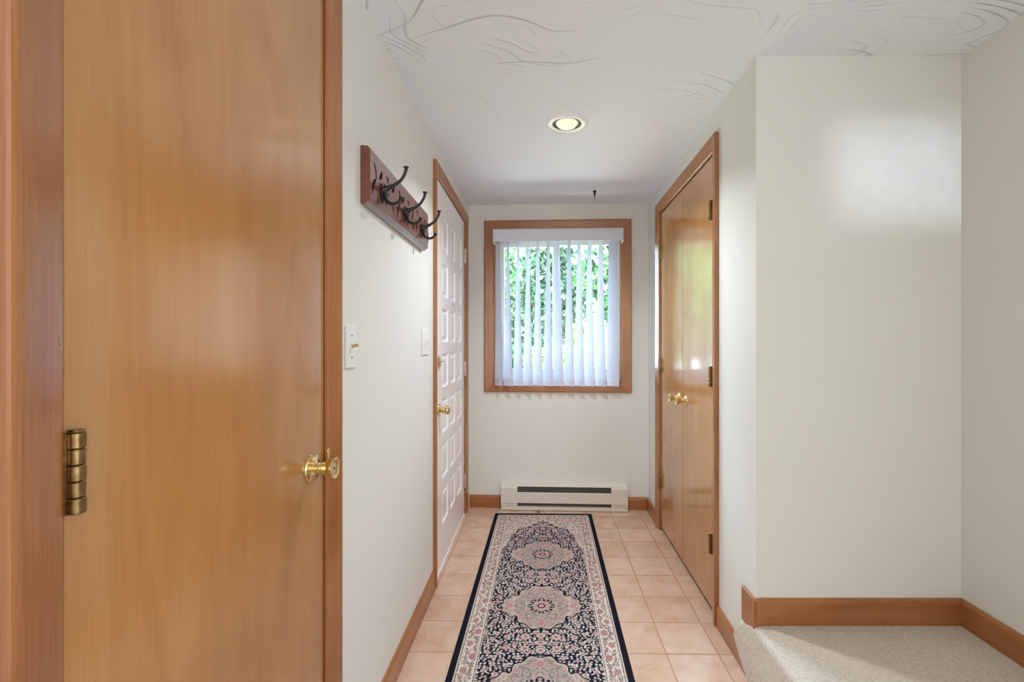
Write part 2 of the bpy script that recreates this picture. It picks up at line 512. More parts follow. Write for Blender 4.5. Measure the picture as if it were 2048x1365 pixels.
# double closet
bm = bmesh.new()
casing(bm, R0 + .004, R1 - .004, 0, RTOP - .004, lambda s, z, t: (-t - .0005, s, z))
for a, b in ((R0, R0 + .014), (R1 - .014, R1)):
    box(bm, -.0005, .10, a, b, 0, RTOP)
box(bm, -.0005, .10, R0, R1, RTOP - .006, RTOP, mi=1)
tag(obj('trim_3', bm, [m_trim_v, m_trim_y], M=MR), 'honey stained wood casing around the double closet doors', 'door trim', kind='structure')
# window casing + wooden jamb return
bm = bmesh.new()
casing(bm, WO[0], WO[1], WO[2], WO[3], lambda s, z, t: (s, -t - .0005, z), closed=True, width=.067)
for a in ((WO[0] - .001, WO[0] + .012, WO[2], WO[3]), (WO[1] - .012, WO[1] + .001, WO[2], WO[3])):
    box(bm, a[0], a[1], -.002, .055, a[2], a[3], mi=0)
box(bm, WO[0], WO[1], -.002, .055, WO[2] - .001, WO[2] + .012, mi=1)
box(bm, WO[0], WO[1], -.002, .055, WO[3] - .012, WO[3] + .001, mi=1)
tag(obj('trim_4', bm, [m_trim_v, m_trim_h], M=MB), 'brown wood picture-frame casing around the hall window', 'window trim', kind='structure')

# baseboards
BP = [(0, 0), (.0125, 0), (.0125, .074), (.0105, .083), (.0065, .089), (0, .090)]
def base(name, label, fn, a0, a1, mat, M=None, z=0.0, end1=None):
    bm = bmesh.new()
    A = [bm.verts.new(fn(t, zz + z, a0)) for t, zz in BP]
    B = [bm.verts.new(fn(t, zz + z, a1 if end1 is None else end1(zz))) for t, zz in BP]
    k = len(BP)
    bm.faces.new(A); bm.faces.new(B)
    for i in range(k): bm.faces.new((A[i], A[(i + 1) % k], B[(i + 1) % k], B[i]))
    return tag(obj(name, bm, mat, M=M), label, 'baseboard', kind='structure')
base('baseboard_left', 'brown wood baseboard on the left wall between the closet and the entry door', lambda t, z, a: (XL + t, a, z), 1.167, 2.24, m_trim_y)
base('baseboard_back', 'brown wood baseboard left of the white heater', lambda t, z, a: (a, -t, z), .016, .247, m_trim_h, MB)
base('baseboard_back.001', 'brown wood baseboard right of the white heater', lambda t, z, a: (a, -t, z), 1.150, 1.282, m_trim_h, MB)
base('baseboard_right', 'short brown wood baseboard between the double closet and the end wall', lambda t, z, a: (-t, a, z), 1.411, 1.699, m_trim_y, MR)
base('baseboard_right.001', 'brown wood baseboard at tile level that ends against the carpeted step', lambda t, z, a: (-t, a, z), .343, .05, m_trim_y, MR,
     end1=lambda zz: .040 + zz * 1.25)
# carpet-level baseboards
base('baseboard_alcove', 'brown wood baseboard above the carpet below the beige wall, gnawed left end', lambda t, z, a: (a, 1.598 - t, z), .742, 1.4675, m_trim_h, z=CARP)
base('baseboard_far_right', 'brown wood baseboard running along the far right wall', lambda t, z, a: (1.4675 - t, a, z), -3.9, 1.5855, m_trim_y, z=CARP)
bm = bmesh.new()
box(bm, -.0125, 0, -.012, .092, .186, .309, bev=.002)
tag(obj('baseboard_step', bm, m_trim_y, M=MR), 'short chewed baseboard return on the wall corner above the carpeted step', 'baseboard', kind='structure')
# gnaw marks: raised splinters on the alcove board's left end
bm = bmesh.new()
rs = random.Random(3)
for i in range(46):
    x = .745 + abs(rs.gauss(0, .009)); z = rs.uniform(.232, .304); L = rs.uniform(.004, .011)
    an = rs.uniform(.2, 1.3)
    M = Matrix.Translation((x, 1.5853, z)) @ Matrix.Rotation(an, 4, 'Y')
    lathe(bm, [(.0002, -L / 2), (.0009, 0), (.0002, L / 2)], M, 5)
g = obj('chewed_splinters', bm, plain('raw_splintered_wood', srgb(196, 130, 84), .8), parent=bpy.data.objects['baseboard_alcove'])

# ---------------------------------------------------------------- hardware builders
AX = lambda d: Vector((0, 0, 1)).rotation_difference(Vector(d)).to_matrix().to_4x4()
def knob(parent, loc, dirv, head=1.0, rose_r=.033, round_head=False, mat=None, M=None, hole=True):
    mat = mat or m_brass
    W = (M or Matrix()) @ Matrix.Translation(loc) @ AX(dirv)
    bm = bmesh.new()
    lathe(bm, [(.010, 0), (.0095, .012), (.011, .014), (.0115, .017), (.0095, .019), (.010, .022)], Matrix())
    k = obj('knob', bm, mat, parent, W, smooth=True)
    bm = bmesh.new()
    r = rose_r
    lathe(bm, [(r, 0), (r, .0025), (r * .96, .0045), (r * .82, .0055), (r * .55, .008), (r * .42, .0115), (r * .36, .012)], Matrix())
    obj('rose', bm, mat, k, W, smooth=True)
    bm = bmesh.new()
    h = head
    if round_head:
        lathe(bm, [(.010 * h, .018), (.016 * h, .024), (.0225 * h, .033), (.0245 * h, .042), (.0225 * h, .051), (.015 * h, .058), (.006 * h, .061), (.001, .0612)], Matrix())
    else:
        lathe(bm, [(.0095 * h, .019), (.013 * h, .026), (.0185 * h, .036), (.0225 * h, .046), (.0242 * h, .051), (.0238 * h, .0535), (.0215 * h, .0545),
                   (.018 * h, .0525), (.012 * h, .0510), (.007 * h, .0515), (.001, .0515)], Matrix())
    obj('knob_head', bm, mat, k, W, smooth=True)
    if hole:
        bm = bmesh.new(); lathe(bm, [(.0019, .0512), (.0019, .0526)], Matrix(), 12)
        obj('release_hole', bm, m_dark, k, W)
    return k

def hinge(parent, loc, M=None, r=.0062, H=.089, n=5, mat=None, leaf=None, split=False):
    """loc = barrel centre; barrel vertical"""
    mat = mat or m_anti
    W = (M or Matrix()) @ Matrix.Translation(loc)
    bm = bmesh.new()
    step = H / n
    rings = []
    if not split:
        for i in range(n):
            z0 = -H / 2 + i * step
            rr = r if i % 2 == 0 else r * .97
            lathe(bm, [(rr * .9, z0 + .0004), (rr, z0 + .0012), (rr, z0 + step - .0012), (rr * .9, z0 + step - .0004)], Matrix(), 18)
    if leaf:
        a0, a1, b0, b1 = leaf
        box(bm, a0, a1, b0, b1, -H / 2, H / 2, bev=.0005)
    if split and not leaf:
        lathe(bm, [(r * .6, -H / 2), (r * .6, H / 2)], Matrix(), 12)
    hg = obj('hinge', bm, mat, parent, W, smooth=True)
    if split:
        for i in range(n):
            z0 = -H / 2 + i * step
            bm = bmesh.new()
            rr = r if i % 2 == 0 else r * .95
            lathe(bm, [(rr * .86, z0 + .0003), (rr, z0 + .0014), (rr, z0 + step - .0014), (rr * .86, z0 + step - .0003)], Matrix(), 24)
            obj('knuckle', bm, mat, hg, W, smooth=True)
        bm = bmesh.new()
        lathe(bm, [(r * .9, H / 2), (r * 1.0, H / 2 + .0012), (r * .8, H / 2 + .003), (.0005, H / 2 + .0034)], Matrix(), 24)
        obj('pin_cap', bm, mat, hg, W, smooth=True)
    return hg

# ---------------------------------------------------------------- door 1: near closet
d1 = thing('door_1', (XL, .4975, 0), label='large flush honey maple closet door filling the left foreground', cat='door', kind='structure')
bm = bbox(XL - .037, XL - .001, .4975, 1.1015, .012, 2.018, bev=.0012)
obj('door_leaf', bm, m_door, d1)
for zz in (.32, 1.057, 1.80):
    hinge(d1, (XL + .0078, .5030, zz), r=.0078, leaf=(-.0072, -.003, -.0125, .004), split=abs(zz - 1.057) < .01)
knob(d1, (XL - .0005, 1.042, .914), (1, 0, 0), rose_r=.033)
bm = bmesh.new()   # curved lip of the strike plate on the jamb
tube(bm, [(XL + .001, 1.1035, .931), (XL + .006, 1.104, .931), (XL + .009, 1.107, .931)], [.0016, .0016, .0013], 8, flat=1, side=Vector((0, 0, 1)))
bm.free(); bm = bmesh.new()
prism(bm, [(0, 0), (.008, .001), (.0105, .004), (.0085, .0035), (0, .002)], lambda p, q, a: (XL + .0005 + p, 1.1025 + q, a), .919, .945)
obj('strike_plate', bm, m_brass, d1)
# nail holes in the hinge-side casing
bm = bmesh.new()
for (y, z, t_) in ((.4836, 1.197, .0086), (.472, 1.130, .0113), (.450, 1.120, .0166)):
    lathe(bm, [(.0013, 0), (.0013, t_)], Matrix.Translation((XL, y, z)) @ AX((1, 0, 0)), 10)
obj('nail_hole', bm, m_dark, bpy.data.objects['trim_1'])

# ---------------------------------------------------------------- door 2/3: double closet, right wall
def leafdoor(name, label, a0, a1, hinge_y, knob_y):
    M = MR
    d = thing(name, (0, hinge_y, 0), mat=M, label=label, cat='door', kind='structure')
    bm = bbox(.004, .038, a0, a1, .026, 2.015, bev=.0012)
    obj('door_leaf', bm, m_door, d, M)
    for zz in (.315, 1.047, 1.776):
        hinge(d, (-.008, hinge_y, zz), M=M, r=.0066, H=.09, leaf=(.002, .0125, -.007, .010))
    knob(d, (.004, knob_y, .893), (-1, 0, 0), M=M, rose_r=.028, head=.88, hole=False)
    return d
leafdoor('door_2', 'near leaf of the maple double closet door, beside the white wall corner', R0 + .018, (R0 + R1) / 2 - .0025, R0 + .026, (R0 + R1) / 2 - .064)
leafdoor('door_3', 'far leaf of the maple double closet door, nearer the window', (R0 + R1) / 2 + .0025, R1 - .018, R1 - .017, (R0 + R1) / 2 + .064)

# ---------------------------------------------------------------- door 4: white entry door with 21 raised panels
d4 = thing('door_4', (XL, 3.196, 0), label='white entry door with twenty-one raised panels and brass knob', cat='door', kind='structure')
Y0, Y1, Z0, Z1 = 2.314, 3.196, .012, 2.028
ycol = [(2.462, 2.630), (2.688, 2.856), (2.914, 3.082)]
zrow = [(.218 + .2445 * i, .218 + .2445 * i + .187) for i in range(7)]
xf = XL - .001
bm = bmesh.new()
ys = sorted({Y0, Y1, *[v for c in ycol for v in c]}); zs = sorted({Z0, Z1, *[v for r_ in zrow for v in r_]})
for ya, yb in zip(ys, ys[1:]):
    for za, zb in zip(zs, zs[1:]):
        if (ya, yb) in ycol and (za, zb) in zrow: continue
        bm.faces.new([bm.verts.new(p) for p in ((xf, ya, za), (xf, yb, za), (xf, yb, zb), (xf, ya, zb))])
def quad(*p): bm.faces.new([bm.verts.new(v) for v in p])
xb = xf - .044
quad((xb, Y0, Z0), (xb, Y1, Z0), (xb, Y1, Z1), (xb, Y0, Z1))
quad((xf, Y0, Z0), (xb, Y0, Z0), (xb, Y0, Z1), (xf, Y0, Z1)); quad((xf, Y1, Z0), (xb, Y1, Z0), (xb, Y1, Z1), (xf, Y1, Z1))
quad((xf, Y0, Z0), (xb, Y0, Z0), (xb, Y1, Z0), (xf, Y1, Z0)); quad((xf, Y0, Z1), (xb, Y0, Z1), (xb, Y1, Z1), (xf, Y1, Z1))
bmesh.ops.remove_doubles(bm, verts=bm.verts, dist=1e-5)
leaf = obj('door_leaf', bm, m_whitedoor, d4)
for ya, yb in ycol:
    for za, zb in zrow:
        bm = bmesh.new(); prev = None
        for ins, dep in ((0, 0), (.004, .0015), (.008, .0095), (.020, .0105), (.034, .0035), (.038, .003)):
            ring = [bm.verts.new((xf - dep, y, z)) for y, z in ((ya + ins, za + ins), (yb - ins, za + ins), (yb - ins, zb - ins), (ya + ins, zb - ins))]
            if prev:
                for i in range(4): bm.faces.new((prev[i], prev[(i + 1) % 4], ring[(i + 1) % 4], ring[i]))
            prev = ring
        bm.faces.new(prev)
        obj('raised_panel', bm, m_whitedoor, leaf)
knob(d4, (xf, 2.376, .848), (1, 0, 0), rose_r=.034, round_head=True, hole=False, head=.95)
bm = bmesh.new()
W = Matrix.Translation((xf, 2.376, 1.098)) @ AX((1, 0, 0))
lathe(bm, [(.031, 0), (.031, .003), (.027, .007), (.014, .010), (.009, .011), (.009, .014)], Matrix(), 32)
db = obj('deadbolt', bm, m_pale_brass, d4, W, smooth=True)
bm = bmesh.new(); box(bm, -.004, .004, -.016, .016, .012, .026, bev=.002)
obj('thumb_turn', bm, m_brass, db, W, smooth=True)
bm = bmesh.new(); lathe(bm, [(.005, 0), (.005, .003), (.003, .0035)], Matrix(), 16)
obj('peephole', bm, m_anti, d4, Matrix.Translation((xf, 2.772, 1.42)) @ AX((1, 0, 0)))
for zz in (.235, 1.012, 1.795):
    hinge(d4, (XL + .006, 3.2015, zz), r=.0065, H=.10, mat=m_pale_brass, leaf=(-.004, -.002, -.016, .018))
bm = bbox(XL - .09, XL + .004, Y0 - .004, Y1 + .004, 0, .010, bev=.001)
obj('threshold_sweep', bm, m_whitedoor, d4)

# ---------------------------------------------------------------- window
wd = thing('window_1', (WO[0], .07, WO[2]), mat=MB, label='white sliding window behind the vertical blind, trees outside', cat='window', kind='structure')
def ring(bm, u0, u1, z0, z1, wl, wr, wb, wt, y0, y1, bev=.003):
    box(bm, u0, u0 + wl, y0, y1, z0, z1, bev=bev); box(bm, u1 - wr, u1, y0, y1, z0, z1, bev=bev)
    box(bm, u0 + wl - .001, u1 - wr + .001, y0 + .0005, y1 - .0005, z0, z0 + wb, bev=bev)
    box(bm, u0 + wl - .001, u1 - wr + .001, y0 + .0005, y1 - .0005, z1 - wt, z1, bev=bev)
bm = bmesh.new(); ring(bm, WO[0] + .001, WO[1] - .001, WO[2] + .001, WO[3] - .001, .030, .030, .034, .034, .056, .139)
obj('window_frame', bm, m_vinyl, wd, MB)
bm = bmesh.new(); ring(bm, .222, .655, .940, 1.972, .036, .034, .060, .076, .066, .094)
s1 = obj('sash', bm, m_vinyl, wd, MB)
bm = bmesh.new(); ring(bm, .615, 1.079, .940, 1.972, .034, .036, .060, .056, .097, .125)
s2 = obj('sash', bm, m_vinyl, wd, MB)
obj('pane', bbox(.256, .623, .079, .082, .998, 1.898), m_glass, s1, MB)
obj('pane', bbox(.647, 1.045, .110, .113, .998, 1.918), m_glass, s2, MB)

# ---------------------------------------------------------------- vertical blind
bl = thing('vertical_blind', (.65, -.075, .888), mat=MB, label='white fabric vertical blind with boxed valance hanging over the hall window', cat='blind')
bm = bmesh.new()
box(bm, .198, 1.112, -.112, -.104, 1.904, 1.992, bev=.0025)
box(bm, .198, .206, -.112, -.020, 1.892, 1.992, bev=.0025); box(bm, 1.104, 1.112, -.112, -.020, 1.898, 1.992, bev=.0025)
box(bm, .198, 1.112, -.112, -.020, 1.984, 1.992, bev=.0025)  # top board added to block light rising behind the valance
obj('valance', bm, m_valance, bl, MB)
bm = bmesh.new(); box(bm, .209, 1.101, -.096, -.056, 1.930, 1.975, bev=.002); box(bm, .24, .26, -.06, -.019, 1.94, 1.97); box(bm, 1.04, 1.06, -.06, -.019, 1.94, 1.97)
obj('headrail', bm, m_vinyl, bl, MB)
cent = [997.5, 1016.5, 1036.5, 1056.5, 1076.5, 1097, 1117.5, 1139, 1159, 1179.5, 1201.5, 1226]
VZ0, VZ1 = .888, 1.925
for k, px in enumerate(cent):
    u = (px - 1076) / 922 * 3.25 + .511 + .0005
    wt, wb = (.018, .074)
    if k == 11: wt, wb = (.052, .083)
    if k == 0: wt, wb = (.030, .064)
    yy = -.072
    def P(t, z, off=0.0):
        f = (VZ1 - z) / (VZ1 - VZ0)
        wv_ = wt + (wb - wt) * min(1, f * 1.02)
        a = math.acos(min(1, wv_ / .089))
        c = .089 * t
        b = .006 * (1 - (2 * t) ** 2)          # slight crown of the fabric
        dx, dy = math.cos(a), -math.sin(a)
        return Vector((u + c * dx - (b + off) * dy * -1 * -1, yy + c * dy + (b + off) * dx * -1, z))
    bm = bmesh.new(); rows = []
    for i in range(31):
        z = VZ0 + (VZ1 - VZ0) * i / 30
        rows.append([bm.verts.new(P(-.5 + j / 8, z)) for j in range(9)])
    for a, b in zip(rows, rows[1:]):
        for j in range(8): bm.faces.new((a[j], a[j + 1], b[j + 1], b[j]))
    vn = obj('vane', bm, m_vane, bl, MB, smooth=True, recalc=False)
    bm = bmesh.new()
    zl = [VZ0 + .002, VZ0 + .052]
    grid = [[[bm.verts.new(P(-.48 + .96 * j / 8, z, o)) for j in range(9)] for z in zl] for o in (.0010, -.0010)]
    for g_ in grid:
        for j in range(8): bm.faces.new((g_[0][j], g_[0][j + 1], g_[1][j + 1], g_[1][j]))
    for lev in (0, 1):
        for j in range(8): bm.faces.new((grid[0][lev][j], grid[0][lev][j + 1], grid[1][lev][j + 1], grid[1][lev][j]))
    obj('hem_weight', bm, m_valance, vn, MB, smooth=True)
    bm = bmesh.new(); box(bm, u - .003, u + .003, yy - .003, yy + .003, VZ1 - .004, VZ1 + .012)
    obj('carrier_clip', bm, m_vinyl, vn, MB)

# ---------------------------------------------------------------- heater
ht = thing('baseboard_heater', (.70, -.03, 0), mat=MB, label='long white electric baseboard heater below the window', cat='heater')
u0, u1 = .250, 1.147
bm = bmesh.new()
box(bm, u0, u1, -.010, -.0005, .004, .186, bev=.001)                       # back plate
prism(bm, [(-.0005, .1865), (-.052, .1775), (-.0545, .170), (-.0525, .168), (-.049, .1735), (-.0005, .182)], lambda p, q_, a: (a, p, q_), u0, u1)
prism(bm, [(-.006, .004), (-.058, .004), (-.058, .030), (-.056, .030), (-.054, .0065), (-.006, .0065)], lambda p, q_, a: (a, p, q_), u0 + .001, u1 - .001)
obj('housing', bm, m_enamel, ht, MB)
bm = bmesh.new(); prism(bm, [(-.0555, .052), (-.060, .056), (-.060, .126), (-.052, .130), (-.051, .128), (-.057, .124), (-.057, .056)], lambda p, q_, a: (a, p, q_), u0 + .118, u1 - .116)
obj('front_panel', bm, m_enamel, ht, MB)
for a, b in ((u0, u0 + .118), (u1 - .116, u1)):
    bm = bmesh.new()
    prism(bm, [(-.010, .0315), (-.056, .0315), (-.0565, .052), (-.0615, .054), (-.0615, .160), (-.056, .169), (-.010, .169)], lambda p, q_, c: (c, p, q_), a, b)
    ec = obj('end_cap', bm, m_enamel, ht, MB)
    bm = bmesh.new(); lathe(bm, [(.003, -.0005), (.003, .001)], Matrix.Translation(((a + b) / 2 , -.0565, .040)) @ AX((0, -1, 0)), 10)
    obj('screw', bm, m_dark, ec, MB)
bm = bmesh.new(); box(bm, u0 + .118, u1 - .116, -.040, -.012, .034, .160)
obj('heating_element', bm, m_element, ht, MB)

# ---------------------------------------------------------------- switches
def switch(name, label, y0, y1, zc, levers, brass):
    t = thing(name, (XL, (y0 + y1) / 2, zc), label=label, cat='light switch')
    bm = bmesh.new(); box(bm, XL, XL + .0055, y0, y1, zc - .0585, zc + .0585, bev=.003, seg=3)
    obj('wall_plate', bm, m_plastic, t)
    for ly in levers:
        bm = bmesh.new(); box(bm, XL + .005, XL + .0064, ly - .0055, ly + .0055, zc - .0125, zc + .0125)
        ob = obj('toggle', bm, m_plastic, t)
        bm = bmesh.new()
        prism(bm, [(0, -.004), (.016, .000), (.017, .0055), (.013, .007), (0, .005)], lambda p, q_, a: (XL + .006 + p, a, zc + q_), ly - .0045, ly + .0045)
        obj('lever', bm, m_lever if brass else m_plastic, ob)
        for dz in (-.030, .030):
            bm = bmesh.new(); lathe(bm, [(.0028, 0), (.0028, .0008), (.0015, .0013)], Matrix.Translation((XL + .0054, ly, zc + dz)) @ AX((1, 0, 0)), 12)
            obj('screw', bm, m_anti if brass else m_plastic, t)
switch('light_switch', 'white wall plate with one brass-coloured toggle beside the foreground closet trim', 1.218, 1.288, 1.187, [1.252], True)
switch('light_switch', 'white two-toggle wall plate close to the white entry door casing', 2.022, 2.136, 1.199, [2.056, 2.102], False)

# ---------------------------------------------------------------- coat rack
rk = thing('coat_rack', (XL, 1.674, 1.685), label='reddish wood wall rack with carved leaves and three black hooks', cat='coat rack')
bm = bmesh.new()
prism(bm, [(0, 1.600), (.010, 1.597), (.0155, 1.599), (.0165, 1.604), (.022, 1.6055), (.0285, 1.611), (.0285, 1.752), (.0265, 1.760), (.020, 1.765), (0, 1.766)],
      lambda p, q_, a: (XL + p, a, q_), 1.326, 2.022)
obj('board', bm, m_rack, rk)
# carved leaves (top y, top z, bottom y, bottom z, half width, bend)
leaves = []
raw = [((255, 295), (284, 500), 1.0, .010), ((285, 480), (245, 645), 1.7, -.008), ((350, 400), (320, 482), 2.0, .004), ((318, 520), (330, 640), 1.1, .004),
       ((322, 610), (352, 755), 1.0, .006), ((398, 455), (418, 540), 1.2, .005), ((430, 640), (390, 780), 1.6, -.006), ((455, 750), (480, 880), 1.0, .006),
       ((485, 575), (455, 622), 1.8, .003), ((530, 600), (545, 690), 1.2, .005), ((595, 680), (560, 745), 1.3, .003), ((550, 740), (515, 900), 1.4, -.006),
       ((565, 800), (595, 965), 1.2, .008), ((632, 715), (642, 780), 1.2, .004), ((655, 870), (625, 1000), 1.5, -.005), ((690, 820), (672, 935), 1.3, .004),
       ((675, 950), (697, 1050), 1.2, .006), ((728, 820), (740, 895), 1.2, .004), ((745, 950), (720, 1068), 1.4, -.006), ((765, 980), (780, 1138), 1.2, .008),
       ((808, 920), (815, 975), 1.1, .004), ((818, 1060), (805, 1145), 1.4, -.004), ((845, 1020), (850, 1190), 1.2, .008)]
for (x1, y1), (x2, y2), wd_, bend in raw:
    pts = []
    for X, Y in ((x1, y1), (x2, y2)):
        dd = .4825 * 922 / (1076 - (700 + X / 5.46)); pts.append((dd, CAM_H + (684 - (270 + Y / 5.46)) * dd / 922))
    leaves.append((*pts[0], *pts[1], .0036 * wd_, bend))
for ya, za, yb, zb, hw, bend in leaves:
    bm = bmesh.new()
    L, Rr = [], []
    n_ = 10
    dv = Vector((yb - ya, zb - za)); ln = dv.length; nv = Vector((-dv.y, dv.x)) / ln
    for i in range(n_ + 1):
        t = i / n_; c = Vector((ya, za)) + dv * t + nv * (bend * math.sin(PI * t))
        ww = hw * math.sin(PI * t) ** .8 + .0002
        L.append(c + nv * ww); Rr.append(c - nv * ww)
    for i in range(n_):
        q4 = [L[i], L[i + 1], Rr[i + 1], Rr[i]]
        top = [bm.verts.new((XL + .0292, p.x, min(max(p.y, 1.613), 1.751))) for p in q4]
        bm.faces.new(top)
    rim = L + Rr[::-1]
    for i in range(len(rim)):
        a, b = rim[i], rim[(i + 1) % len(rim)]
        f = [bm.verts.new((XL + xx, p.x, min(max(p.y, 1.613), 1.751))) for xx, p in ((.0284, a), (.0284, b), (.0292, b), (.0292, a))]
        try: bm.faces.new(f)
        except Exception: pass
    bmesh.ops.remove_doubles(bm, verts=bm.verts, dist=1e-6)
    obj('carved_leaf', bm, m_carve, rk)
def hook(y):
    bm = bmesh.new()
    x = XL + .0285
    box(bm, x, x + .004, y - .011, y + .011, 1.634, 1.690, bev=.0018)
    tube(bm, [(x + .002, y, 1.672), (x + .018, y, 1.679), (x + .037, y, 1.688), (x + .056, y, 1.703), (x + .068, y, 1.722), (x + .072, y, 1.737), (x + .0725, y, 1.744)],
         [.0125, .0075, .0052, .0048, .0045, .0048, .0088], flat=1.0)
    tube(bm, [(x + .004, y, 1.688), (x + .007, y, 1.668), (x + .010, y, 1.648), (x + .017, y, 1.635), (x + .030, y, 1.629), (x + .045, y, 1.633), (x + .054, y, 1.642), (x + .058, y, 1.650)],
         [.004, .0085, .0068, .0055, .0050, .0048, .0048, .0082], flat=1.0)
    return obj('hook', bm, m_black, rk, smooth=True)
for y in (1.434, 1.674, 1.914): hook(y)

# ---------------------------------------------------------------- recessed ceiling lamp
lt = thing('ceiling_light', (LX, LY, CEIL), label='round white recessed ceiling light with glowing bulb in a dark ring', cat='ceiling light')
TM = Matrix.Translation((LX, LY, CEIL))
bm = bmesh.new()
lathe(bm, [(.095, -.0002), (.0945, -.0025), (.090, -.0055), (.080, -.0075), (.072, -.0085), (.0665, -.0075), (.0655, -.003), (.0655, .012)], Matrix(), 64, cap=False)
obj('trim_ring', bm, m_ltrim, lt, TM, smooth=True)
bm = bmesh.new()
lathe(bm, [(.0652, -.001), (.064, .015), (.0635, .030), (.060, .090), (.045, .098)], Matrix(), 64, cap=True)
obj('baffle', bm, m_baffle, lt, TM, smooth=True)
bm = bmesh.new()
lathe(bm, [(.0005, -.024), (.012, -.0235), (.026, -.0205), (.040, -.0135), (.049, -.003), (.055, .009), (.0565, .017), (.051, .032), (.030, .062), (.014, .080), (.013, .093)], Matrix(), 48)
obj('bulb', bm, m_bulb, lt, TM, smooth=True)

la = area('ceiling_lamp_light', (LX, LY, CEIL - .0255), (0, 0, 0), .07, .07, 6.4, (.86, .94, 1.0), 134)
la.data.shape = 'DISK'
# small dark ceiling hook near the window
hx, hy = .371, 3.02
t = thing('ceiling_hook', (hx, hy, CEIL), label='tiny dark metal hook hanging from the ceiling in front of the window wall', cat='hook')
bm = bmesh.new()
lathe(bm, [(.004, 0), (.012, -.004), (.0125, -.007), (.006, -.010), (.010, -.016), (.009, -.019), (.0035, -.022), (.0045, -.027), (.007, -.030), (.0035, -.036)], Matrix.Translation((hx, hy, CEIL)), 20)
obj('mount', bm, m_hook2, t, smooth=True)
bm = bmesh.new()
tube(bm, [(hx, hy, CEIL - .033), (hx, hy, CEIL - .050), (hx + .002, hy, CEIL - .060)], [.002, .0018, .0016], 8)
obj('shank', bm, m_hook2, t, smooth=True)

# ---------------------------------------------------------------- dried leaf bits on the tile by the heater
bm = bmesh.new()
rs = random.Random(5)
cxx, cyy = -.005, 3.225
for i in range(9):
    a = rs.uniform(0, 2 * PI); L = rs.uniform(.012, .032)
    ox, oy = cxx + rs.uniform(-.02, .02), cyy + rs.uniform(-.010, .010)
    dx_, dy_ = math.cos(a), math.sin(a) * .7
    z1 = rs.uniform(.004, .018)
    tube(bm, [(ox, oy, .003), (ox + dx_ * L * .5, oy + dy_ * L * .5, z1 + .002), (ox + dx_ * L, oy + dy_ * L, z1)], [.0012, .004, .0006], 8, flat=.3, side=Vector((0, 0, 1)))
tag(obj('dried_leaf', bm, m_leaf, smooth=True), 'small curled brown dried leaf on the tiles in front of the heater', 'leaf')

# ---------------------------------------------------------------- runner rug
RW, RL = .670, 2.25
step = .0025
NU, NV = int(RW / step) + 1, int(RL / step) + 1
U = np.linspace(-RW / 2, RW / 2, NU)[None, :].repeat(NV, 0)
V = np.linspace(0, RL, NV)[:, None].repeat(NU, 1)
Vs = np.minimum(V, RL - V)                 # mirrored halves
Ua = np.abs(U)
rg = np.random.RandomState(11)
def lin(r, g, b): return np.array(srgb(r, g, b)[:3])
NAVY, CREAM, PINK, ROSE, TAUPE, GREEN, BEIGE = lin(30, 30, 42), lin(226, 212, 202), lin(200, 172, 170), lin(160, 104, 108), lin(150, 124, 122), lin(132, 142, 132), lin(186, 170, 158)
img = np.empty((NV, NU, 3)); img[:] = NAVY
def put(mask, c): img[mask] = c
def smooth_noise(scale, seed):
    r = np.random.RandomState(seed)
    gx = r.rand(int(RL / scale) + 3, int(RW / scale) + 3)
    fu, fv = (U + RW / 2) / scale, Vs / scale
    fu = (Ua) / scale
    iu, iv = fu.astype(int), fv.astype(int)
    tu, tv = fu - iu, fv - iv
    tu = tu * tu * (3 - 2 * tu); tv = tv * tv * (3 - 2 * tv)
    return (gx[iv, iu] * (1 - tu) + gx[iv, iu + 1] * tu) * (1 - tv) + (gx[iv + 1, iu] * (1 - tu) + gx[iv + 1, iu + 1] * tu) * tv
FIELD_U = .232
in_border = ((Ua > FIELD_U) | (Vs < .105)) & (Ua < .308) & (Vs > .034)
arch_u = np.array([0, .012, .035, .06, .08, .12, .158, .169, .19, .203, .215, .228, .24])
arch_v = np.array([.125, .150, .172, .200, .230, .252, .280, .320, .375, .440, .520, .560, .56])
AV = np.interp(Ua, arch_u, arch_v) + .008 * np.sin(Ua * 190)
in_core = (Ua <= FIELD_U) & (Vs >= .105)
spandrel = in_core & (Vs < AV)
field = in_core & ~spandrel
def sub(cu, cv):  # local window slices around a blob
    i0, i1 = max(0, int((cv - .04) / step)), min(NV, int((cv + .04) / step) + 2)
    j0, j1 = max(0, int((cu + RW / 2 - .04) / step)), min(NU, int((cu + RW / 2 + .04) / step) + 2)
    return slice(i0, i1), slice(j0, j1)
def blob(cu, cv, ru, rv, ang, col, edge=None, lobes=0, where=None, core=None):
    for su in (1, -1):
        for cv2, sv in ((cv, 1), (RL - cv, -1)):
            s = sub(su * cu, cv2)
            du = (U[s] - su * cu) * su; dv = (V[s] - cv2) * sv
            x = du * math.cos(ang) + dv * math.sin(ang); y = -du * math.sin(ang) + dv * math.cos(ang)
            r = np.sqrt((x / ru) ** 2 + (y / rv) ** 2)
            if lobes: r = r / (1 + .17 * np.cos(lobes * np.arctan2(y, x)))
            w_ = where[s] if where is not None else np.ones_like(r, bool)
            im = img[s]
            if edge is not None: im[(r < 1) & w_] = edge; im[(r < .72) & w_] = col
            else: im[(r < 1) & w_] = col
            if core is not None: im[(r < .34) & w_] = core
def scatter(maxu, v0, v1, gap, fn, seed):
    r = np.random.RandomState(seed); v = v0
    while v < v1:
        u = r.uniform(0, gap)
        while u < maxu:
            fn(u + r.uniform(-.2, .2) * gap, v + r.uniform(-.25, .25) * gap, r); u += gap * r.uniform(.85, 1.2)
        v += gap * .82
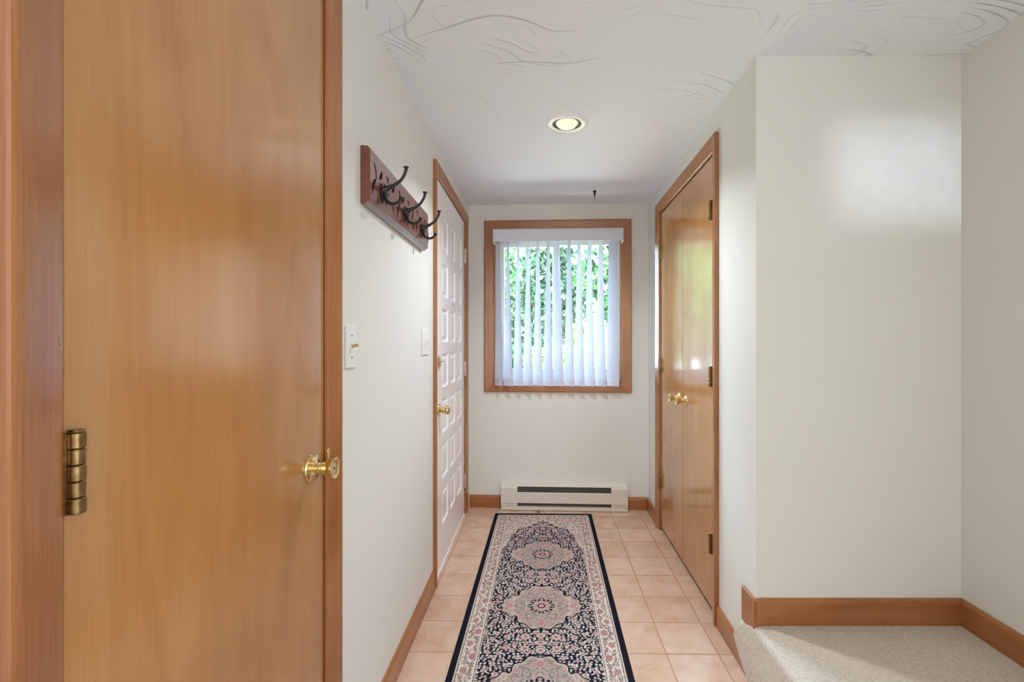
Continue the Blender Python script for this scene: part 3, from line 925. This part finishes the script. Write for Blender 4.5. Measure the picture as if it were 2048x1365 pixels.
# field flowers
def f1_(u, v, r):
    k = r.rand()
    c = [lin(222, 212, 208), lin(206, 184, 182), lin(206, 200, 194)][int(k * 3)]
    blob(u, v, r.uniform(.0046, .0075), r.uniform(.0034, .0052), r.uniform(0, PI), c, where=field)
scatter(FIELD_U, .13, RL / 2 + .01, .0165, f1_, 1)
def f2_(u, v, r): blob(u, v, .0115, .0095, r.uniform(0, PI), PINK, edge=lin(206, 186, 180), lobes=int(r.choice([5, 6, 8])), where=field, core=ROSE)
scatter(FIELD_U, .15, RL / 2 + .01, .048, f2_, 2)
# curling stems
vn1 = smooth_noise(.03, 4)
put(field & (np.abs(vn1 - .5) < .022), lin(120, 108, 112))
for dv in (-.252, .252):                    # sprays between the medallions
    cc = 1.123 + dv
    for cu, cv, ru, rv, c in ((0, 0, .026, .014, PINK), (0, -.045, .020, .016, PINK), (0, .045, .020, .016, PINK), (.062, -.036, .020, .019, PINK), (.062, .036, .020, .019, PINK),
                              (.058, 0, .015, .006, BEIGE), (.10, 0, .012, .006, PINK), (.135, -.03, .014, .012, PINK), (.135, .035, .014, .012, PINK)):
        v = cc + cv
        if v > RL / 2: continue
        blob(cu, v, ru * 1.15, rv * 1.15, 0, NAVY, where=field)
        blob(cu, v, ru, rv, 0, c, edge=lin(208, 188, 182), lobes=8 if ru > .013 and cu else 0, where=field, core=ROSE)
for cu, cv in ((0, .205), (.05, .235), (.075, .3), (.11, .27), (0, .27)):
    blob(cu, cv, .019, .016, 0, NAVY, where=field); blob(cu, cv, .016, .013, 0, PINK, edge=CREAM, lobes=6, where=field, core=ROSE)
# cream grounds
nz = smooth_noise(.0085, 8); nz2 = smooth_noise(.0062, 9)
def motif(mask, base_, a, b, ta=.72, tb=.28):
    put(mask, base_); put(mask & (nz > ta), a); put(mask & (nz < tb), b)
    put(mask & (np.abs(nz2 - .5) < .05), base_ * .72)
motif(spandrel, CREAM * .92, TAUPE, PINK)
def sp(u, v, r): blob(u, v, .010, .008, r.uniform(0, PI), ROSE * 1.1, edge=TAUPE, lobes=6, where=spandrel, core=CREAM)
scatter(FIELD_U, .12, .56, .05, sp, 3)
edge_arch = in_core & (np.abs(Vs - AV) < .006)
put(in_core & (Vs > AV) & (Vs < AV + .013), NAVY); put(edge_arch & (Vs < AV - .001), lin(222, 206, 190))
# medallions
for cv in (1.123 - .503, 1.123, 1.123 + .503):
    dv = V - cv
    th = np.arctan2(dv, Ua)
    r = np.sqrt(Ua ** 2 + dv ** 2)
    body = np.sqrt((Ua / .128) ** 2 + (dv / .166) ** 2) / (1 + .045 * np.cos(14 * th)) < 1
    wing = (np.sqrt(((Ua - .118) / .060) ** 2 + (dv / .078) ** 2) / (1 + .08 * np.cos(9 * np.arctan2(dv, Ua - .118)))) < 1
    wing &= ~body
    outer = (np.sqrt((Ua / .135) ** 2 + (dv / .173) ** 2) / (1 + .045 * np.cos(14 * th)) < 1) | (np.sqrt(((Ua - .118) / .066) ** 2 + (dv / .084) ** 2) / (1 + .08 * np.cos(9 * np.arctan2(dv, Ua - .118))) < 1)
    okf = in_core & ~spandrel
    put(outer & okf, NAVY * 1.3)
    motif(wing & okf, lin(200, 180, 172), lin(170, 140, 138), lin(150, 146, 138), .74, .26)
    motif(body & okf, lin(186, 168, 160), lin(146, 140, 132), lin(200, 170, 166), .70, .30)
    rim_ = body & (np.sqrt((Ua / .122) ** 2 + (dv / .160) ** 2) / (1 + .045 * np.cos(14 * th)) > 1)
    put(rim_ & okf, lin(206, 190, 176))
    petals = (np.abs(r - .105 - .012 * np.cos(12 * th)) < .0022) | (np.abs(r - .080 - .007 * np.cos(16 * th)) < .0016)
    put(petals & body & okf, lin(120, 116, 112))
    for kk in range(12):
        pa = kk * PI / 6 + PI / 12
        qx, qy = Ua * 0 + .122 * math.cos(pa), .122 * math.sin(pa)
        q3 = np.sqrt((U - qx) ** 2 + (dv - qy) ** 2)
        put((q3 < .012) & body & okf, lin(168, 140, 136)); put((q3 < .008) & body & okf, lin(204, 172, 166)); put((q3 < .003) & body & okf, lin(120, 84, 84))
    for (a_, b_) in ((0, .128), (.142, 0)):
        q1 = np.sqrt(((Ua - a_) / .012) ** 2 + ((np.abs(dv) - b_) / .014) ** 2)
        put((q1 < 1.5) & okf, lin(196, 164, 160)); put((q1 < 1) & okf, ROSE * (1.2 if b_ else 1.5)); put((q1 < .6) & okf, lin(200, 160, 158)); put((q1 < .25) & okf, ROSE)
    rr = r / (1 + .10 * np.cos(8 * th))
    put((rr < .062) & okf, lin(186, 164, 158))
    put((rr < .058) & (rr > .040) & (np.sin(16 * th + 90 * r) > -.62) & okf, NAVY)
    put((np.abs(rr - .049) < .0022) & (np.sin(16 * th) > 0) & okf, lin(196, 180, 176))
    put((r / (1 + .18 * np.cos(8 * th)) < .030) & okf, lin(196, 150, 148))
    put((r < .018) & okf, lin(64, 34, 40)); put((r < .011) & okf, lin(204, 176, 172)); put((r < .003) & okf, ROSE)
# borders: local across coordinate wc (0 inner .. .076 outer) and running coordinate s
wc = np.where(Ua > FIELD_U, Ua - FIELD_U, .105 - Vs)
wc = np.where((Ua > FIELD_U) & (Vs < .105), np.maximum(Ua - FIELD_U, .105 - Vs), wc)
srun = np.where((Vs < .105) & (wc == .105 - Vs), Ua, np.abs(V - RL / 2))
put(in_border, CREAM)
bmask = in_border & (wc > .009) & (wc < .064)
put(bmask & (nz > .80), TAUPE); put(bmask & (nz < .20), lin(150, 140, 132)); put(bmask & (np.abs(nz2 - .5) < .035), lin(150, 118, 116))
per = .15
vine = .036 + .016 * np.sin(2 * PI * srun / per)
put(bmask & (np.abs(wc - vine) < .0018), lin(120, 108, 106))
ph = (srun / per) % 1
for p0, w0, rad, kind in ((.25, .026, .019, 0), (.75, .046, .017, 0), (.5, .020, .0075, 1), (.5, .052, .0075, 1), (.0, .052, .0065, 1), (.0, .020, .0065, 1), (.12, .05, .010, 2), (.62, .022, .010, 2), (.38, .05, .009, 2), (.88, .022, .009, 2)):
    ds = (ph - p0 + .5) % 1 - .5
    q1 = np.sqrt((ds * per / rad) ** 2 + ((wc - w0) / (rad * .8)) ** 2)
    an = np.arctan2(wc - w0, ds * per)
    if kind == 0:
        q1 = q1 / (1 + .16 * np.cos(6 * an))
        put(bmask & (q1 < 1), lin(206, 184, 178)); put(bmask & (q1 < .88), lin(166, 124, 122)); put(bmask & (q1 < .58), lin(196, 158, 152)); put(bmask & (q1 < .42), ROSE * .8); put(bmask & (q1 < .2), CREAM)
    elif kind == 1:
        put(bmask & (q1 < 1), lin(58, 50, 54)); put(bmask & (q1 < .45), CREAM)
    else:
        put(bmask & (q1 < 1) & (np.sin(5 * an) > -.1), lin(150, 126, 122))
# dotted guard stripes
for c0, w0 in ((.0045, .0030), (.0700, .0036)):
    g1 = in_border & (np.abs(wc - c0) < w0)
    put(g1, lin(200, 184, 172)); put(g1 & (np.abs(wc - c0) < w0 * .62) & (((srun / .0115) % 1) < .52), lin(66, 48, 50))
put(in_border & (np.abs(wc - .0095) < .0012), lin(226, 212, 198)); put(in_border & (np.abs(wc - .0645) < .0014), lin(228, 214, 202))
img *= (1 + (rg.rand(NV, NU, 1) - .5) * .12)
# mesh
edge_drop = np.clip(np.minimum(RW / 2 - Ua, Vs) / .006, 0, 1)
Zt = .0065 * edge_drop + .0018 + (rg.rand(NV, NU) - .5) * .0004
co = np.stack([U, V, Zt], -1).reshape(-1, 3)
idx = np.arange(NV * NU).reshape(NV, NU)
faces = np.stack([idx[:-1, :-1], idx[:-1, 1:], idx[1:, 1:], idx[1:, :-1]], -1).reshape(-1, 4)
me = bpy.data.meshes.new('runner_rug')
me.vertices.add(len(co)); me.vertices.foreach_set('co', co.ravel())
me.loops.add(faces.size); me.loops.foreach_set('vertex_index', faces.ravel().astype(np.int32))
me.polygons.add(len(faces)); me.polygons.foreach_set('loop_start', np.arange(0, faces.size, 4, dtype=np.int32))
me.update(calc_edges=True)
ca = me.color_attributes.new('weave', 'FLOAT_COLOR', 'POINT')
rgba = np.ones((NV * NU, 4)); rgba[:, :3] = img.reshape(-1, 3)
ca.data.foreach_set('color', rgba.ravel())
n = NT('woven_rug_pile')
at = n.n('ShaderNodeAttribute'); at.attribute_name = 'weave'
fz = n.noise(n.coord((1, .5, 1)), 900, 2, .6)
n.set(Base_Color=n.mix(1.0, at.outputs['Color'], n.ramp(fz, [(.3, (.82, .82, .82)), (.7, (1, 1, 1))]), 'MULTIPLY'), Roughness=1.0)
n.b.inputs['Specular IOR Level'].default_value = .08
n.bump(fz, .5, .001)
me.materials.append(n.m)
rug = bpy.data.objects.new('runner_rug', me); COL.objects.link(rug)
# rug's far end centre, running back towards the viewer
rug.matrix_world = Matrix.Translation((.036, 3.202, .0005)) @ Matrix.Rotation(PI - math.radians(1.05), 4, 'Z')
tag(rug, 'long navy and cream Persian-style runner rug with floral medallions on the tile floor', 'rug')

# ---------------------------------------------------------------- outside: lawn and trees
bm = bmesh.new(); box(bm, -14, 14, 3.9, 26, -.9, -.8)
n = NT('sunlit_grass'); n.set(Base_Color=n.ramp(n.noise(n.coord(), 5, 5, .7), [(.35, srgb(60, 76, 34)), (.65, srgb(150, 150, 110))]), Roughness=.9)
tag(obj('lawn', bm, n.m), 'sunlit pale green lawn outside the window', 'lawn', kind='structure')
bm = bmesh.new(); box(bm, -5, 5, 3.7, 7.0, -.5, -.35)  # unseen pale slab, added to bounce daylight up to the hall ceiling
tag(obj('bounce_slab', bm, plain('pale_bounce', srgb(232, 229, 222), .8)), 'added pale slab out of view below the window, bouncing daylight inside', 'bounce_slab', kind='structure')

def foliage_mat(name, c1, c2, c3):
    n = NT(name)
    oi = n.n('ShaderNodeNewGeometry')
    col = n.ramp(oi.outputs['Random Per Island'], [(.1, c1), (.55, c2), (.95, c3)])
    n.set(Base_Color=col, Roughness=.55)
    tr = n.n('ShaderNodeBsdfTranslucent'); n.l(col, tr.inputs[0])
    mx = n.n('ShaderNodeMixShader'); mx.inputs[0].default_value = .35
    n.l(n.b.outputs[0], mx.inputs[1]); n.l(tr.outputs[0], mx.inputs[2])
    n.l(mx.outputs[0], n.t.nodes['Material Output'].inputs[0])
    return n.m
fm = [foliage_mat('mid_green_leaves', srgb(18, 44, 24), srgb(40, 82, 42), srgb(96, 130, 76)),
      foliage_mat('yellow_green_leaves', srgb(70, 92, 30), srgb(120, 138, 50), srgb(180, 182, 96)),
      foliage_mat('dark_green_leaves', srgb(14, 34, 24), srgb(30, 60, 38), srgb(66, 98, 68))]
m_bark = plain('grey_bark', srgb(120, 106, 92), .9)
def tree(name, label, x, y, h, r, cz, mi, seed, nl=5200, ls=.10):
    rr = random.Random(seed)
    t = thing(name, (x, y, -.8), label=label, cat='tree' if name == 'tree' else 'shrub', group=None)
    bm = bmesh.new()
    for i in range(nl):
        while True:
            p = Vector((rr.uniform(-1, 1), rr.uniform(-1, 1), rr.uniform(-1, 1)))
            if .35 < p.length < 1: break
        lump = 1 + .25 * math.sin(5 * p.x + seed) * math.cos(4 * p.z + seed)
        c = Vector((p.x * r * lump, p.y * r * .7 * lump, cz + p.z * h * lump))
        e = Euler((rr.uniform(0, 6.3), rr.uniform(0, 6.3), rr.uniform(0, 6.3))).to_matrix()
        s = ls * rr.uniform(.6, 1.3)
        vs = [bm.verts.new(c + e @ Vector(q_)) for q_ in ((-s, 0, 0), (0, -s * .5, s * .12), (s, 0, 0), (0, s * .5, s * .12))]
        bm.faces.new(vs)
    obj('foliage', bm, fm[mi], t, Matrix.Translation((x, y, 0)), recalc=False)
    bm = bmesh.new()
    tube(bm, [(0, 0, -.8), (.04, .02, cz * .3), (-.03, 0, cz), (.02, 0, cz + h * .6)], [.09, .07, .05, .02], 10)
    for k in range(5):
        a = rr.uniform(0, 6.3); z_ = cz - h * .5 + k * h * .25
        tube(bm, [(0, 0, z_), (math.cos(a) * r * .4, math.sin(a) * r * .3, z_ + h * .2), (math.cos(a) * r * .8, math.sin(a) * r * .5, z_ + h * .35)], [.035, .022, .01], 8)
    obj('trunk', bm, m_bark, t, Matrix.Translation((x, y, 0)), smooth=True)
tree('tree', 'mid green leafy tree outside at the left of the window', -1.5, 9.0, 1.7, 1.15, 2.2, 0, 1)
tree('tree', 'dark green tree outside behind the middle of the window', .45, 13.2, 1.7, 1.1, 2.6, 2, 2)
tree('tree', 'mid green tree outside at the upper right of the window', 1.95, 9.3, 1.0, 1.1, 2.6, 0, 3)
tree('tree', 'tall dark tree furthest back outside the window', -1.6, 17.5, 2.8, 2.4, 2.6, 2, 4, 7000, .15)
tree('tree', 'large mid green tree furthest right outside the window', 3.9, 14.5, 2.4, 1.8, 2.6, 0, 5, 7000, .15)
tree('shrub', 'yellow green shrub outside at the right of the window', 1.0, 7.9, .55, .55, .45, 1, 6, 3000, .075)
tree('shrub', 'low dark green shrub outside below the left of the window', -.75, 7.4, .55, .7, .15, 2, 7, 3000, .07)
tree('shrub', 'low yellow green shrub outside in the middle of the window', .3, 8.6, .6, .55, .55, 1, 8, 3000, .07)
tree('shrub', 'broad yellow green shrub behind the others at the lower right of the window', 1.2, 11.6, .95, .75, .55, 1, 9, 5000, .08)
tree('shrub', 'mid green shrub further back at the lower middle of the window', -.3, 10.2, .6, .6, .5, 0, 10, 4000, .07)
